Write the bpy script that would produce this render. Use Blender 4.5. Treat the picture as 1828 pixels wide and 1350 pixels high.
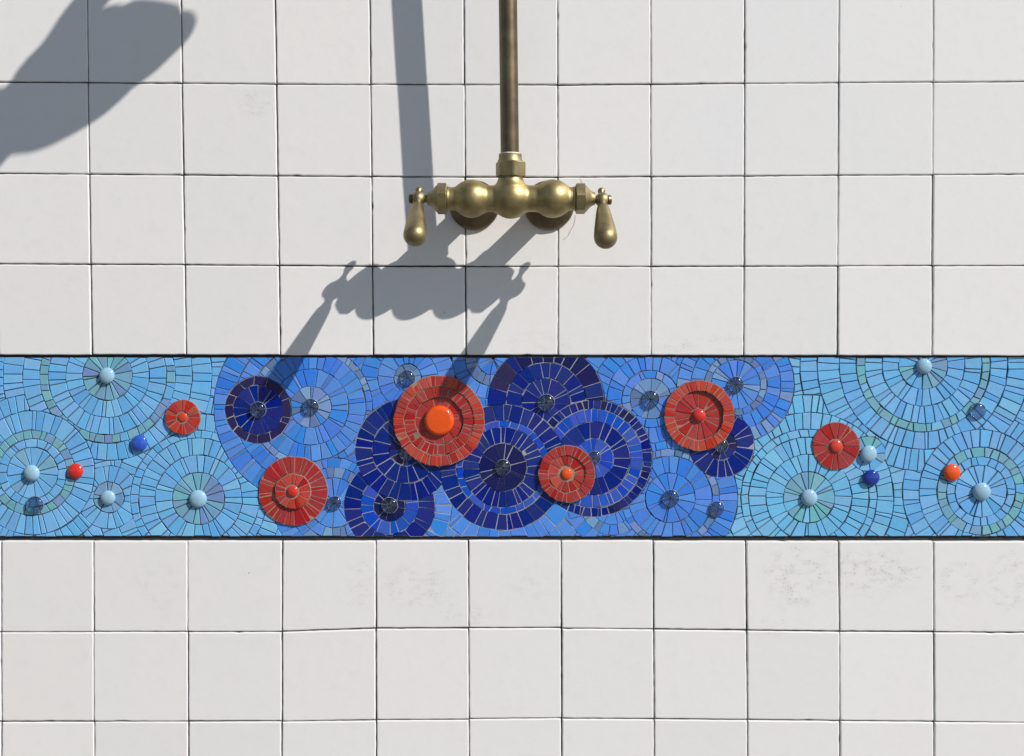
import bpy, bmesh, math, random
from mathutils import Vector, Matrix

# ------------------------------------------------------------------ units
# The wall face is the plane y = 0, the viewer stands on the -y side.
# Drawings use "wall units": x to the right, y down, d out of the wall,
# one unit = 0.66 mm (a wall tile is 4 1/4 inches = about 166 units).
S = 0.00066
ZC = 1.05                      # height above the paving of drawing row 675
def P(x, y, d=0.0):
    return Vector(((x - 914.0) * S, -d * S, ZC + (675.0 - y) * S))

scene = bpy.context.scene
for o in list(bpy.data.objects):
    bpy.data.objects.remove(o)

# ------------------------------------------------------------------ camera
CAMD = 2200.0
cam = bpy.data.cameras.new("camera")
camo = bpy.data.objects.new("camera", cam)
scene.collection.objects.link(camo)
camo.location = P(905, 574, CAMD)
camo.rotation_euler = (math.radians(90), 0, 0)
cam.sensor_fit = 'HORIZONTAL'
cam.sensor_width = 36.0
cam.lens = 36.0 * CAMD / 1828.0
cam.shift_x = 9.0 / 1828.0
cam.shift_y = -101.0 / 1828.0
cam.clip_start = 0.02
cam.clip_end = 500.0
scene.camera = camo

# ------------------------------------------------------------------ light
SUN = Vector((1.38, -1.0, 1.34)).normalized()          # towards the sun
EL = math.asin(SUN.z)
world = bpy.data.worlds.new("World")
scene.world = world
world.use_nodes = True
nt = world.node_tree
nt.nodes.clear()
sky = nt.nodes.new('ShaderNodeTexSky')
sky.sky_type = 'NISHITA'
sky.sun_disc = False
sky.sun_elevation = EL
sky.sun_rotation = math.atan2(SUN.x, SUN.y)
sky.altitude = 50
sky.air_density = 1.0
sky.dust_density = 0.5
sky.ozone_density = 1.2
bg = nt.nodes.new('ShaderNodeBackground')
bg.inputs['Strength'].default_value = 0.08
wo = nt.nodes.new('ShaderNodeOutputWorld')
nt.links.new(sky.outputs[0], bg.inputs[0])
nt.links.new(bg.outputs[0], wo.inputs[0])

sl = bpy.data.lights.new("sun", 'SUN')
sl.energy = 4.4
sl.angle = math.radians(0.53)
sl.color = (1.0, 0.945, 0.88)
sl.cycles.is_caustics_light = True
so = bpy.data.objects.new("sun", sl)
scene.collection.objects.link(so)
so.rotation_euler = (-SUN).to_track_quat('-Z', 'Y').to_euler()
so.location = (3, -3, 4)

scene.view_settings.view_transform = 'Standard'
scene.view_settings.look = 'None'
scene.view_settings.exposure = 0.2
scene.view_settings.gamma = 1.0
scene.view_settings.use_curve_mapping = False
scene.cycles.use_denoising = True
scene.cycles.max_bounces = 8
scene.cycles.use_adaptive_sampling = True
scene.cycles.adaptive_threshold = 0.015
scene.cycles.sample_clamp_indirect = 6.0
scene.cycles.blur_glossy = 0.6

COL = scene.collection
rng = random.Random(11)

# ------------------------------------------------------------------ helpers
def link(name, data, parent=None):
    o = bpy.data.objects.new(name, data)
    COL.objects.link(o)
    if parent is not None:
        o.parent = parent
    return o

def tag(o, label=None, cat=None, group=None, kind=None):
    if label: o['label'] = label
    if cat: o['category'] = cat
    if group: o['group'] = group
    if kind: o['kind'] = kind
    return o

def empty(name, loc):
    o = link(name, None)
    o.empty_display_size = 0.02
    o.location = loc
    return o

def world_loc(o):
    v = Vector(o.location)
    p = o.parent
    while p is not None:
        v = v + Vector(p.location)
        p = p.parent
    return v

def mesh_obj(name, verts, faces, mat, parent=None, origin=None, smooth=False, recalc=True, sharp=None):
    """verts in metres (world). Object origin put at 'origin' (world)."""
    if origin is None:
        origin = Vector((0, 0, 0))
        for v in verts: origin = origin + v
        origin = origin / len(verts)
    me = bpy.data.meshes.new(name)
    me.from_pydata([tuple(Vector(v) - origin) for v in verts], [], faces)
    if recalc:
        bm = bmesh.new(); bm.from_mesh(me)
        bmesh.ops.recalc_face_normals(bm, faces=bm.faces[:])
        bm.to_mesh(me); bm.free()
    if smooth:
        me.polygons.foreach_set('use_smooth', [True] * len(me.polygons))
    if sharp is not None:
        try:
            me.set_sharp_from_angle(angle=math.radians(sharp))
        except Exception:
            pass
    me.materials.append(mat)
    o = link(name, me, parent)
    o.location = origin - (world_loc(parent) if parent is not None else Vector((0, 0, 0)))
    return o

class Geo:
    def __init__(s): s.v = []; s.f = []
    def add(s, verts, faces):
        b = len(s.v); s.v += verts; s.f += [[i + b for i in f] for f in faces]

def frame_for(axis):
    a = Vector(axis).normalized()
    t = Vector((1, 0, 0)) if abs(a.x) < 0.8 else Vector((0, 0, 1))
    u = a.cross(t).normalized()
    w = a.cross(u).normalized()
    return a, u, w

def lathe(profile, origin, axis, n=40):
    """profile [(s, r)] in wall units; origin & axis (x, y, d) in wall units"""
    o = Vector(origin); a, u, w = frame_for(axis)
    V, F = [], []
    for s, r in profile:
        for i in range(n):
            t = 2 * math.pi * i / n
            p = o + a * s + (u * math.cos(t) + w * math.sin(t)) * r
            V.append(P(*p))
    for k in range(len(profile) - 1):
        for i in range(n):
            j = (i + 1) % n
            F.append([k * n + i, k * n + j, (k + 1) * n + j, (k + 1) * n + i])
    F.append(list(range(n)))
    F.append(list(range((len(profile) - 1) * n, len(profile) * n)))
    return V, F

def tube(path, r, n=24):
    """tube along a list of (x, y, d) points, r a number or list"""
    pts = [Vector(p) for p in path]
    V, F = [], []
    prev = None
    for k, p in enumerate(pts):
        a = (pts[min(k + 1, len(pts) - 1)] - pts[max(k - 1, 0)]).normalized()
        if prev is None:
            _, u, w = frame_for(a)
        else:
            u = (prev - a * prev.dot(a)).normalized(); w = a.cross(u)
        prev = u
        rr = r[k] if isinstance(r, (list, tuple)) else r
        for i in range(n):
            t = 2 * math.pi * i / n
            V.append(P(*(p + (u * math.cos(t) + w * math.sin(t)) * rr)))
    for k in range(len(pts) - 1):
        for i in range(n):
            j = (i + 1) % n
            F.append([k * n + i, k * n + j, (k + 1) * n + j, (k + 1) * n + i])
    F.append(list(range(n))); F.append(list(range((len(pts) - 1) * n, len(pts) * n)))
    return V, F

# ------------------------------------------------------------------ materials
def new_mat(name):
    m = bpy.data.materials.new(name)
    m.use_nodes = True
    n = m.node_tree.nodes; l = m.node_tree.links
    return m, n, l, n['Principled BSDF']

def N(n, t, **kw):
    x = n.new(t)
    for k, v in kw.items():
        setattr(x, k, v)
    return x

def rgb(c): return (c[0], c[1], c[2], 1.0)

def mixrgb(n, l, fac, a, b, mode='MIX'):
    m = N(n, 'ShaderNodeMix', data_type='RGBA', blend_type=mode)
    for sock, val in ((m.inputs[0], fac), (m.inputs[6], a), (m.inputs[7], b)):
        if hasattr(val, 'is_output') or isinstance(val, bpy.types.NodeSocket):
            l.new(val, sock)
        elif isinstance(val, (int, float)):
            sock.default_value = val
        else:
            sock.default_value = rgb(val)
    return m.outputs[2]

def math_node(n, l, op, a, b=None, clamp=False):
    m = N(n, 'ShaderNodeMath', operation=op, use_clamp=clamp)
    for i, v in enumerate((a, b)):
        if v is None: continue
        if isinstance(v, bpy.types.NodeSocket): l.new(v, m.inputs[i])
        else: m.inputs[i].default_value = v
    return m.outputs[0]

def ramp(n, l, src, lo, hi, invert=False):
    m = N(n, 'ShaderNodeMapRange', interpolation_type='SMOOTHSTEP')
    l.new(src, m.inputs[0])
    m.inputs[1].default_value = lo; m.inputs[2].default_value = hi
    m.inputs[3].default_value = 1.0 if invert else 0.0
    m.inputs[4].default_value = 0.0 if invert else 1.0
    return m.outputs[0]

def noise(n, l, scale, detail=3, rough=0.55, vec=None):
    t = N(n, 'ShaderNodeTexNoise')
    t.inputs['Scale'].default_value = scale
    t.inputs['Detail'].default_value = detail
    t.inputs['Roughness'].default_value = rough
    if vec is not None: l.new(vec, t.inputs['Vector'])
    return t.outputs['Fac'], t.outputs['Color']

def bump(n, l, b, height, strength, dist):
    bm = N(n, 'ShaderNodeBump')
    bm.inputs['Strength'].default_value = strength
    bm.inputs['Distance'].default_value = dist
    l.new(height, bm.inputs['Height'])
    l.new(bm.outputs[0], b.inputs['Normal'])
    return bm

def glass_tile_mat(name, col, var=0.16, hue=0.012, rough=0.2, spec=0.4):
    """glazed mosaic piece: colour differs a little from piece to piece"""
    m, n, l, b = new_mat(name)
    oi = N(n, 'ShaderNodeObjectInfo')
    geo = N(n, 'ShaderNodeNewGeometry')
    f, _ = noise(n, l, 170.0, 4, 0.6, geo.outputs['Position'])
    hsv = N(n, 'ShaderNodeHueSaturation')
    hsv.inputs['Color'].default_value = rgb(col)
    r = oi.outputs['Random']
    v = math_node(n, l, 'ADD', math_node(n, l, 'MULTIPLY', r, var), 1.0 - var * 0.5)
    v2 = math_node(n, l, 'MULTIPLY', v, math_node(n, l, 'ADD', math_node(n, l, 'MULTIPLY', f, 0.22), 0.89))
    l.new(v2, hsv.inputs['Value'])
    r2 = math_node(n, l, 'FRACT', math_node(n, l, 'MULTIPLY', r, 17.31))
    l.new(math_node(n, l, 'ADD', math_node(n, l, 'MULTIPLY', r2, hue * 2), 0.5 - hue), hsv.inputs['Hue'])
    r3 = math_node(n, l, 'FRACT', math_node(n, l, 'MULTIPLY', r, 43.7))
    l.new(math_node(n, l, 'ADD', math_node(n, l, 'MULTIPLY', r3, 0.12), 0.93), hsv.inputs['Saturation'])
    # chips and cement haze left on the glaze
    f2, _ = noise(n, l, 620.0, 3, 0.6, geo.outputs['Position'])
    haze = math_node(n, l, 'MULTIPLY', ramp(n, l, f2, 0.66, 0.78), 0.22)
    l.new(mixrgb(n, l, haze, hsv.outputs[0], (0.45, 0.43, 0.41)), b.inputs['Base Color'])
    l.new(math_node(n, l, 'ADD', math_node(n, l, 'MULTIPLY', f, 0.2), rough - 0.1), b.inputs['Roughness'])
    b.inputs['Specular IOR Level'].default_value = spec
    bump(n, l, b, f, 0.25, 0.0006)
    return m

def grout_mat(name, col):
    m, n, l, b = new_mat(name)
    geo = N(n, 'ShaderNodeNewGeometry')
    f, _ = noise(n, l, 300.0, 4, 0.65, geo.outputs['Position'])
    f2, _ = noise(n, l, 40.0, 2, 0.5, geo.outputs['Position'])
    c = mixrgb(n, l, f, [x * 0.6 for x in col], [min(1, x * 1.35) for x in col])
    c = mixrgb(n, l, math_node(n, l, 'MULTIPLY', ramp(n, l, f2, 0.45, 0.7), 0.5), c, [x * 0.45 for x in col])
    l.new(c, b.inputs['Base Color'])
    b.inputs['Roughness'].default_value = 0.95
    bump(n, l, b, f, 0.8, 0.0006)
    return m

MAT = {}
MAT['L'] = glass_tile_mat('azure_glaze', (0.145, 0.405, 0.73), 0.11, 0.006)
MAT['L2'] = glass_tile_mat('sky_blue_glaze', (0.155, 0.445, 0.72), 0.11, 0.006)
MAT['T'] = glass_tile_mat('sea_green_glaze', (0.155, 0.395, 0.49), 0.18, 0.02)
MAT['T2'] = glass_tile_mat('dusty_blue_glaze', (0.165, 0.36, 0.53), 0.18, 0.02)
MAT['P'] = glass_tile_mat('lavender_glaze', (0.165, 0.29, 0.54), 0.2, 0.015)
MAT['M'] = glass_tile_mat('cornflower_glaze', (0.062, 0.225, 0.69), 0.13, 0.007)
MAT['G'] = glass_tile_mat('slate_blue_glaze', (0.11, 0.20, 0.41), 0.3, 0.012)
MAT['N'] = glass_tile_mat('navy_glaze', (0.004, 0.017, 0.19), 0.18, 0.005, 0.22, 0.28)
MAT['D'] = glass_tile_mat('midnight_glaze', (0.007, 0.011, 0.085), 0.2, 0.008, 0.22, 0.28)
MAT['V'] = glass_tile_mat('plum_glaze', (0.022, 0.018, 0.085), 0.2, 0.01, 0.24, 0.28)
MAT['C'] = glass_tile_mat('cobalt_glaze', (0.011, 0.07, 0.47), 0.18, 0.006)
MAT['R'] = glass_tile_mat('red_glaze', (0.34, 0.022, 0.022), 0.14, 0.004, 0.3)
MAT['O'] = glass_tile_mat('vermilion_glaze', (0.44, 0.044, 0.027), 0.14, 0.005, 0.3)
GROUT = {
    'light': grout_mat('dark_grout', (0.12, 0.145, 0.17)),  # darkest grout, for the azure and sky blue zones
    'mid': grout_mat('blue_grey_grout', (0.16, 0.19, 0.235)),  # medium dark grout, for the cornflower zone
    'navy': grout_mat('pale_grey_grout', (0.32, 0.34, 0.39)),
    'red': grout_mat('beige_grout', (0.30, 0.205, 0.16)),
}

def gloss_mat(name, col, rough=0.12, coat=0.3):
    m, n, l, b = new_mat(name)
    geo = N(n, 'ShaderNodeNewGeometry')
    f, _ = noise(n, l, 120.0, 3, 0.6, geo.outputs['Position'])
    l.new(mixrgb(n, l, f, [x * 0.85 for x in col], [min(1, x * 1.1) for x in col]), b.inputs['Base Color'])
    b.inputs['Roughness'].default_value = rough
    b.inputs['Coat Weight'].default_value = coat
    b.inputs['Coat Roughness'].default_value = 0.05
    return m
MAT['bead_pale'] = gloss_mat('pale_blue_glass', (0.27, 0.46, 0.60), 0.1)
MAT['bead_cobalt'] = gloss_mat('cobalt_glass', (0.025, 0.09, 0.48), 0.08)
MAT['bead_deep'] = gloss_mat('deep_blue_glass', (0.012, 0.035, 0.27), 0.08)
MAT['bead_red'] = gloss_mat('red_glass', (0.56, 0.028, 0.02), 0.16, 0.2)
MAT['bead_vermilion'] = gloss_mat('vermilion_glass', (0.58, 0.05, 0.025), 0.2, 0.2)
MAT['bead_orange'] = gloss_mat('orange_glass', (0.74, 0.085, 0.008), 0.1)

def clear_mat():
    m, n, l, b = new_mat('clear_glass')
    b.inputs['Base Color'].default_value = (0.80, 0.92, 1.0, 1)
    b.inputs['Transmission Weight'].default_value = 1.0
    b.inputs['IOR'].default_value = 1.5
    b.inputs['Roughness'].default_value = 0.01
    b.inputs['Coat Weight'].default_value = 1.0
    b.inputs['Coat Roughness'].default_value = 0.1
    # a low glass drop lets most of the light straight through to its bed
    tr = N(n, 'ShaderNodeBsdfTransparent'); tr.inputs[0].default_value = (0.86, 0.94, 1.0, 1)
    mx = N(n, 'ShaderNodeMixShader'); mx.inputs[0].default_value = 0.36
    l.new(b.outputs[0], mx.inputs[1]); l.new(tr.outputs[0], mx.inputs[2])
    l.new(mx.outputs[0], n['Material Output'].inputs['Surface'])
    return m
MAT['gem'] = clear_mat()
MAT['bedding'] = gloss_mat('clear_silicone_bedding', (0.20, 0.25, 0.33), 0.25, 0.6)

def brass_mat(name, c1, c2, rough, scale=60.0, dark=0.4, brushed=False):
    m, n, l, b = new_mat(name)
    geo = N(n, 'ShaderNodeNewGeometry')
    f, _ = noise(n, l, scale, 5, 0.6, geo.outputs['Position'])
    f2, _ = noise(n, l, 900.0, 3, 0.6, geo.outputs['Position'])
    c = mixrgb(n, l, ramp(n, l, f, 0.3, 0.72), c1, c2)
    c = mixrgb(n, l, math_node(n, l, 'MULTIPLY', ramp(n, l, f2, 0.56, 0.75), dark), c, [x * 0.45 for x in c1])
    l.new(c, b.inputs['Base Color'])
    b.inputs['Metallic'].default_value = 1.0
    l.new(math_node(n, l, 'ADD', math_node(n, l, 'MULTIPLY', f, 0.16), rough - 0.08), b.inputs['Roughness'])
    if brushed:
        mp = N(n, 'ShaderNodeMapping')
        mp.inputs['Scale'].default_value = (900, 900, 14)
        l.new(geo.outputs['Position'], mp.inputs[0])
        f3, _ = noise(n, l, 1.0, 3, 0.6, mp.outputs[0])
        bump(n, l, b, f3, 0.12, 0.0004)
    else:
        bump(n, l, b, f2, 0.1, 0.0004)
    return m
MAT['brass'] = brass_mat('aged_brass', (0.31, 0.245, 0.112), (0.43, 0.35, 0.17), 0.47)
MAT['brass_dull'] = brass_mat('dull_brass', (0.26, 0.21, 0.108), (0.36, 0.30, 0.165), 0.5)
MAT['brass_dark'] = brass_mat('tarnish_shade_brass', (0.15, 0.118, 0.075), (0.23, 0.18, 0.11), 0.42, 40.0, 0.4, True)  # brown brass of the pipe; on the wall flanges it stands for shade

def plain_mat(name, col, rough=0.8, spec=0.5):
    m, n, l, b = new_mat(name)
    geo = N(n, 'ShaderNodeNewGeometry')
    f, _ = noise(n, l, 60.0, 4, 0.6, geo.outputs['Position'])
    l.new(mixrgb(n, l, f, [x * 0.82 for x in col], [min(1, x * 1.15) for x in col]), b.inputs['Base Color'])
    b.inputs['Roughness'].default_value = rough
    return m
MAT['ptfe'] = plain_mat('white_thread_tape', (0.8, 0.79, 0.76), 0.6)
MAT['black'] = plain_mat('black_backing', (0.012, 0.012, 0.013), 0.7)
MAT['joint'] = grout_mat('dark_joint', (0.11, 0.105, 0.095))

# smudges with a place of their own: (x, y, half width, half height, strength, inner radius of a ring)
SMUDGES = [
    (1415, 1030, 60, 70, 0.9, 0), (1480, 1020, 40, 50, 0.8, 0), (1560, 1020, 80, 55, 1.0, 0), (1625, 1018, 30, 22, 1.2, 0),
    (1715, 1040, 45, 38, 1.2, 0.55), (1800, 1040, 40, 60, 1.2, 0.5), (745, 1050, 75, 50, 0.7, 0), (830, 1100, 60, 40, 0.4, 0),
    (285, 1045, 40, 45, 0.8, 0.6), (455, 185, 45, 28, 0.65, 0), (975, 610, 90, 22, 0.35, 0), (1300, 615, 60, 20, 0.35, 0),
    (1210, 620, 50, 18, 0.5, 0), (1390, 1120, 60, 25, 0.4, 0), (640, 1040, 30, 60, 0.5, 0), (950, 1050, 70, 30, 0.35, 0),
]
def ceramic_mat():
    m, n, l, b = new_mat('white_ceramic_glaze')
    oi = N(n, 'ShaderNodeObjectInfo'); geo = N(n, 'ShaderNodeNewGeometry')
    pos = geo.outputs['Position']
    f, _ = noise(n, l, 9.0, 3, 0.55, pos)
    f2, _ = noise(n, l, 55.0, 4, 0.6, pos)
    f3, _ = noise(n, l, 420.0, 4, 0.62, pos)
    r = oi.outputs['Random']
    c = mixrgb(n, l, r, (0.735, 0.735, 0.735), (0.768, 0.757, 0.742))
    r2 = math_node(n, l, 'FRACT', math_node(n, l, 'MULTIPLY', r, 13.7))
    c = mixrgb(n, l, math_node(n, l, 'MULTIPLY', r2, 0.5), c, (0.70, 0.705, 0.69))
    c = mixrgb(n, l, math_node(n, l, 'MULTIPLY', ramp(n, l, f, 0.35, 0.68), 0.55), c, (0.755, 0.735, 0.725))
    c = mixrgb(n, l, math_node(n, l, 'MULTIPLY', ramp(n, l, f2, 0.5, 0.75), 0.22), c, (0.64, 0.63, 0.59))
    c = mixrgb(n, l, math_node(n, l, 'MULTIPLY', ramp(n, l, f3, 0.62, 0.74), 0.12), c, (0.5, 0.48, 0.44))
    # pin-holes in the glaze
    vor = N(n, 'ShaderNodeTexVoronoi', feature='F1')
    vor.inputs['Scale'].default_value = 26.0
    l.new(pos, vor.inputs['Vector'])
    sep = N(n, 'ShaderNodeSeparateColor'); l.new(vor.outputs['Color'], sep.inputs[0])
    small = ramp(n, l, vor.outputs['Distance'], 0.018, 0.034, True)
    rare = math_node(n, l, 'GREATER_THAN', sep.outputs[0], 0.90)
    pit = math_node(n, l, 'MULTIPLY', small, rare)
    c = mixrgb(n, l, math_node(n, l, 'MULTIPLY', pit, 0.65), c, (0.12, 0.11, 0.10))
    # lime and dirt smudges
    total = None
    for (x, y, w, h, st, inner) in SMUDGES:
        mp = N(n, 'ShaderNodeMapping', vector_type='TEXTURE')
        mp.inputs['Location'].default_value = P(x, y, 0)
        mp.inputs['Scale'].default_value = (w * S, 0.05, h * S)
        l.new(pos, mp.inputs[0])
        ln = N(n, 'ShaderNodeVectorMath', operation='LENGTH')
        l.new(mp.outputs[0], ln.inputs[0])
        k = ramp(n, l, ln.outputs['Value'], 0.35, 1.15, True)
        if inner:
            k = math_node(n, l, 'MULTIPLY', k, ramp(n, l, ln.outputs['Value'], inner - 0.35, inner + 0.25))
        k = math_node(n, l, 'MULTIPLY', k, st)
        total = k if total is None else math_node(n, l, 'MAXIMUM', total, k)
    mp = N(n, 'ShaderNodeMapping'); mp.inputs['Scale'].default_value = (60, 60, 110)
    l.new(pos, mp.inputs[0])
    g, _ = noise(n, l, 1.0, 6, 0.68, mp.outputs[0])
    g2, _ = noise(n, l, 330.0, 4, 0.6, pos)
    soft = math_node(n, l, 'MULTIPLY', math_node(n, l, 'MULTIPLY', total, ramp(n, l, g, 0.44, 0.6)), 0.36, True)
    hard = math_node(n, l, 'MULTIPLY', math_node(n, l, 'MULTIPLY', total, ramp(n, l, g2, 0.5, 0.66)), ramp(n, l, g, 0.5, 0.6))
    c = mixrgb(n, l, soft, c, (0.56, 0.545, 0.49))
    c = mixrgb(n, l, math_node(n, l, 'MULTIPLY', hard, 0.72, True), c, (0.33, 0.32, 0.27))
    l.new(c, b.inputs['Base Color'])
    l.new(math_node(n, l, 'ADD', math_node(n, l, 'MULTIPLY', f2, 0.2), 0.24), b.inputs['Roughness'])
    hsum = math_node(n, l, 'ADD', math_node(n, l, 'MULTIPLY', f2, 1.0), math_node(n, l, 'MULTIPLY', f3, 0.12))
    hsum = math_node(n, l, 'SUBTRACT', hsum, math_node(n, l, 'MULTIPLY', pit, 0.6))
    bump(n, l, b, hsum, 0.25, 0.0008)
    return m
MAT['ceramic'] = ceramic_mat()

def paving_mat():
    m, n, l, b = new_mat('sandy_concrete')
    geo = N(n, 'ShaderNodeNewGeometry')
    f, _ = noise(n, l, 3.0, 6, 0.6, geo.outputs['Position'])
    f2, _ = noise(n, l, 90.0, 4, 0.6, geo.outputs['Position'])
    c = mixrgb(n, l, f, (0.13, 0.125, 0.115), (0.21, 0.2, 0.185))
    c = mixrgb(n, l, math_node(n, l, 'MULTIPLY', f2, 0.4), c, (0.1, 0.097, 0.09))
    l.new(c, b.inputs['Base Color'])
    b.inputs['Roughness'].default_value = 0.9
    bump(n, l, b, f2, 0.5, 0.004)
    return m

# ------------------------------------------------------------------ ground
me = bpy.data.meshes.new('pavement')
me.from_pydata([(-150, -150, 0), (150, -150, 0), (150, 150, 0), (-150, 150, 0)], [], [(0, 1, 2, 3)])
me.materials.append(paving_mat())
tag(link('ground', me), kind='structure')

# ------------------------------------------------------------------ tiled wall
WX0, WX1, WY0, WY1 = -520.0, 2344.0, -1151.0, 675 + ZC / S
wall = empty('tiled_wall', (P(914, 675, 0).x, 0.0, 0.0))
tag(wall, 'outdoor wall of square white glazed tiles with thin dark joints', 'wall', kind='thing')

def box(x0, x1, y0, y1, d0, d1):
    V = [P(x, y, d) for d in (d0, d1) for y in (y0, y1) for x in (x0, x1)]
    F = [[0, 1, 3, 2], [4, 5, 7, 6], [0, 1, 5, 4], [2, 3, 7, 6], [0, 2, 6, 4], [1, 3, 7, 5]]
    return V, F
BAND_T, BAND_B = 634.0, 966.0           # opening left for the mosaic
mesh_obj('masonry', *box(WX0, WX1, WY0, WY1, -260, -10), MAT['joint'], wall)

# joint positions read along the top and bottom of both tiled fields
UP_V = [(-14, -3), (155, 164), (323, 332.5), (491, 500.5), (660, 667), (828.5, 832), (995.5, 996.5), (1162, 1162), (1330, 1328), (1498, 1495), (1667, 1664), (1836, 1833)]
LO_V = [(2, 2.5), (167, 168), (334.5, 336), (504, 503), (671, 671.5), (836, 837.5), (1002, 1003), (1166.5, 1168), (1332, 1335), (1497.5, 1500), (1667, 1668), (1835, 1838)]
# each course: (list of (x, y)) along the joint, interpolated
UP_H = [[(0, -15), (1828, -17)], [(0, 146.5), (660, 151), (1000, 152), (1500, 148), (1828, 146)], [(0, 309.5), (660, 315.5), (1000, 317), (1500, 313), (1828, 311)],
        [(0, 471), (330, 473), (660, 475.5), (1160, 476), (1828, 474)], [(0, 634), (900, 635), (1828, 636)]]
LO_H = [[(0, 965), (900, 964.5), (1828, 966)], [(0, 1128.5), (500, 1128), (672, 1122), (1000, 1121.5), (1166, 1123.5), (1500, 1127.5), (1828, 1129.5)],
        [(0, 1288.5), (500, 1288), (672, 1285.5), (1000, 1282.5), (1330, 1285), (1828, 1290.5)], [(0, 1449), (1828, 1450)]]
def interp(tab, x):
    if x <= tab[0][0]: return tab[0][1]
    for (a, b), (c, d) in zip(tab, tab[1:]):
        if x <= c: return b + (d - b) * (x - a) / (c - a)
    return tab[-1][1]

def tile_shape(q, r, seg=9, gap=0.85, wob=0.3):
    """q: four corners (TL, TR, BR, BL) of the cell in wall units -> verts, faces"""
    cx = sum(p[0] for p in q) / 4; cy = sum(p[1] for p in q) / 4
    lift = r.uniform(-0.5, 0.5); tx = r.uniform(-0.008, 0.008); ty = r.uniform(-0.008, 0.008)
    g = [gap + r.uniform(-0.4, 0.5) for _ in range(4)]          # top, right, bottom, left
    corners = [(q[0][0] + g[3], q[0][1] + g[0]), (q[1][0] - g[1], q[1][1] + g[0]), (q[2][0] - g[1], q[2][1] - g[2]), (q[3][0] + g[3], q[3][1] - g[2])]
    nrm = [(0, 1), (-1, 0), (0, -1), (1, 0)]
    outline, inward = [], []
    for k in range(4):
        a, b = corners[k], corners[(k + 1) % 4]
        for i in range(seg):
            t = i / seg
            w = r.uniform(-wob, wob) if i else 0.0
            if i and r.random() < 0.012: w += r.uniform(0.5, 1.3)     # nibbled edge
            x = a[0] + (b[0] - a[0]) * t + nrm[k][0] * w
            y = a[1] + (b[1] - a[1]) * t + nrm[k][1] * w
            if i == 0:
                pv = nrm[(k - 1) % 4]; v = (nrm[k][0] + pv[0], nrm[k][1] + pv[1])
                x += v[0] * 0.35; y += v[1] * 0.35                  # eased corner
            else:
                v = nrm[k]
            outline.append((x, y)); inward.append(v)
    prof = [(0, -10.5), (0, -1.9), (0.45, -0.85), (1.2, -0.25), (2.4, 0.0)]
    n = len(outline)
    V, F = [], []
    for ins, d in prof:
        for (x, y), v in zip(outline, inward):
            px, py = x + v[0] * ins, y + v[1] * ins
            dd = d + (lift + (px - cx) * tx + (py - cy) * ty if d > -5 else 0.0)
            V.append(P(px, py, dd))
    for k in range(len(prof) - 1):
        for i in range(n):
            j = (i + 1) % n
            F.append([k * n + i, k * n + j, (k + 1) * n + j, (k + 1) * n + i])
    F.append([(len(prof) - 1) * n + i for i in range(n)])
    return V, F

trng = random.Random(5)
outer = Geo()
def field(vlines, ycourses, y_of, up):
    cols = len(vlines) - 1
    ytop, ybot = (0.0, 634.0) if up else (966.0, 1350.0)
    def vx(i, y):
        t = (y - ytop) / (ybot - ytop)
        if i < 0: base = vlines[0]; off = i * 168.0
        elif i > cols: base = vlines[-1]; off = (i - cols) * 168.0
        else: base = vlines[i]; off = 0.0
        return base[0] + (base[1] - base[0]) * t + off
    for rI in range(len(ycourses) - 1):
        for cI in range(-3, cols + 3):
            q = []
            for (ri, ci) in ((rI, cI), (rI, cI + 1), (rI + 1, cI + 1), (rI + 1, cI)):
                ym = interp(ycourses[ri], (vlines[max(0, min(ci, cols))][0]))
                q.append((vx(ci, max(-20, min(1370, ym))), ym))
            q = [(x + trng.uniform(-.5, .5), y + trng.uniform(-.35, .35)) for x, y in q]
            inside = max(p[0] for p in q) > 1 and min(p[0] for p in q) < 1827 and max(p[1] for p in q) > 1 and min(p[1] for p in q) < 1349
            V, F = tile_shape(q, trng, 15 if inside else 1)
            if inside:
                o = mesh_obj('tile', V, F, MAT['ceramic'], wall)
                TILES.append((o, q))
            else:
                outer.add(V, F)
TILES = []
field(UP_V, UP_H, None, True)
field(LO_V, LO_H, None, False)
above = [[(0, -15 - 162 * k), (1828, -17 - 162 * k)] for k in range(7, -1, -1)]
below = [[(0, y), (1828, y + 1)] for y in (1449, 1610, 1771, 1932, 2093, 2254)]
field(UP_V, above, None, True)
field(LO_V, below, None, False)
tag(mesh_obj('surrounding_tiles', outer.v, outer.f, MAT['ceramic'], wall), kind='stuff')

# hairline crack in the tile beside the tap, a chip at a joint
def sliver(name, pts, w, d, mat, parent):
    V, F = [], []
    n = len(pts)
    for k, (x, y) in enumerate(pts):
        a = pts[max(0, k - 1)]; b = pts[min(n - 1, k + 1)]
        dx, dy = b[0] - a[0], b[1] - a[1]; L = math.hypot(dx, dy)
        ww = w * (0.35 + 0.65 * math.sin(math.pi * (k + 0.5) / n))
        V += [P(x - dy / L * ww, y + dx / L * ww, d), P(x + dy / L * ww, y - dx / L * ww, d)]
    for k in range(n - 1): F.append([2 * k, 2 * k + 1, 2 * k + 3, 2 * k + 2])
    return mesh_obj(name, V, F, mat, parent)
def tile_at(x, y):
    for o, q in TILES:
        if q[0][0] <= x <= q[1][0] and q[0][1] <= y <= q[2][1]: return o
    return wall
MAT['crack'] = plain_mat('crack_dirt', (0.45, 0.43, 0.40), 0.9)
sliver('crack', [(1027.5, 384), (1026.5, 394), (1024, 403), (1019, 411), (1015, 420), (1010.5, 425), (1004, 428)], 0.5, 0.75, MAT['crack'], wall)
sliver('crack', [(1036, 318), (1038, 324), (1040.5, 330), (1041, 336)], 0.4, 0.75, MAT['crack'], wall)

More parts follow.
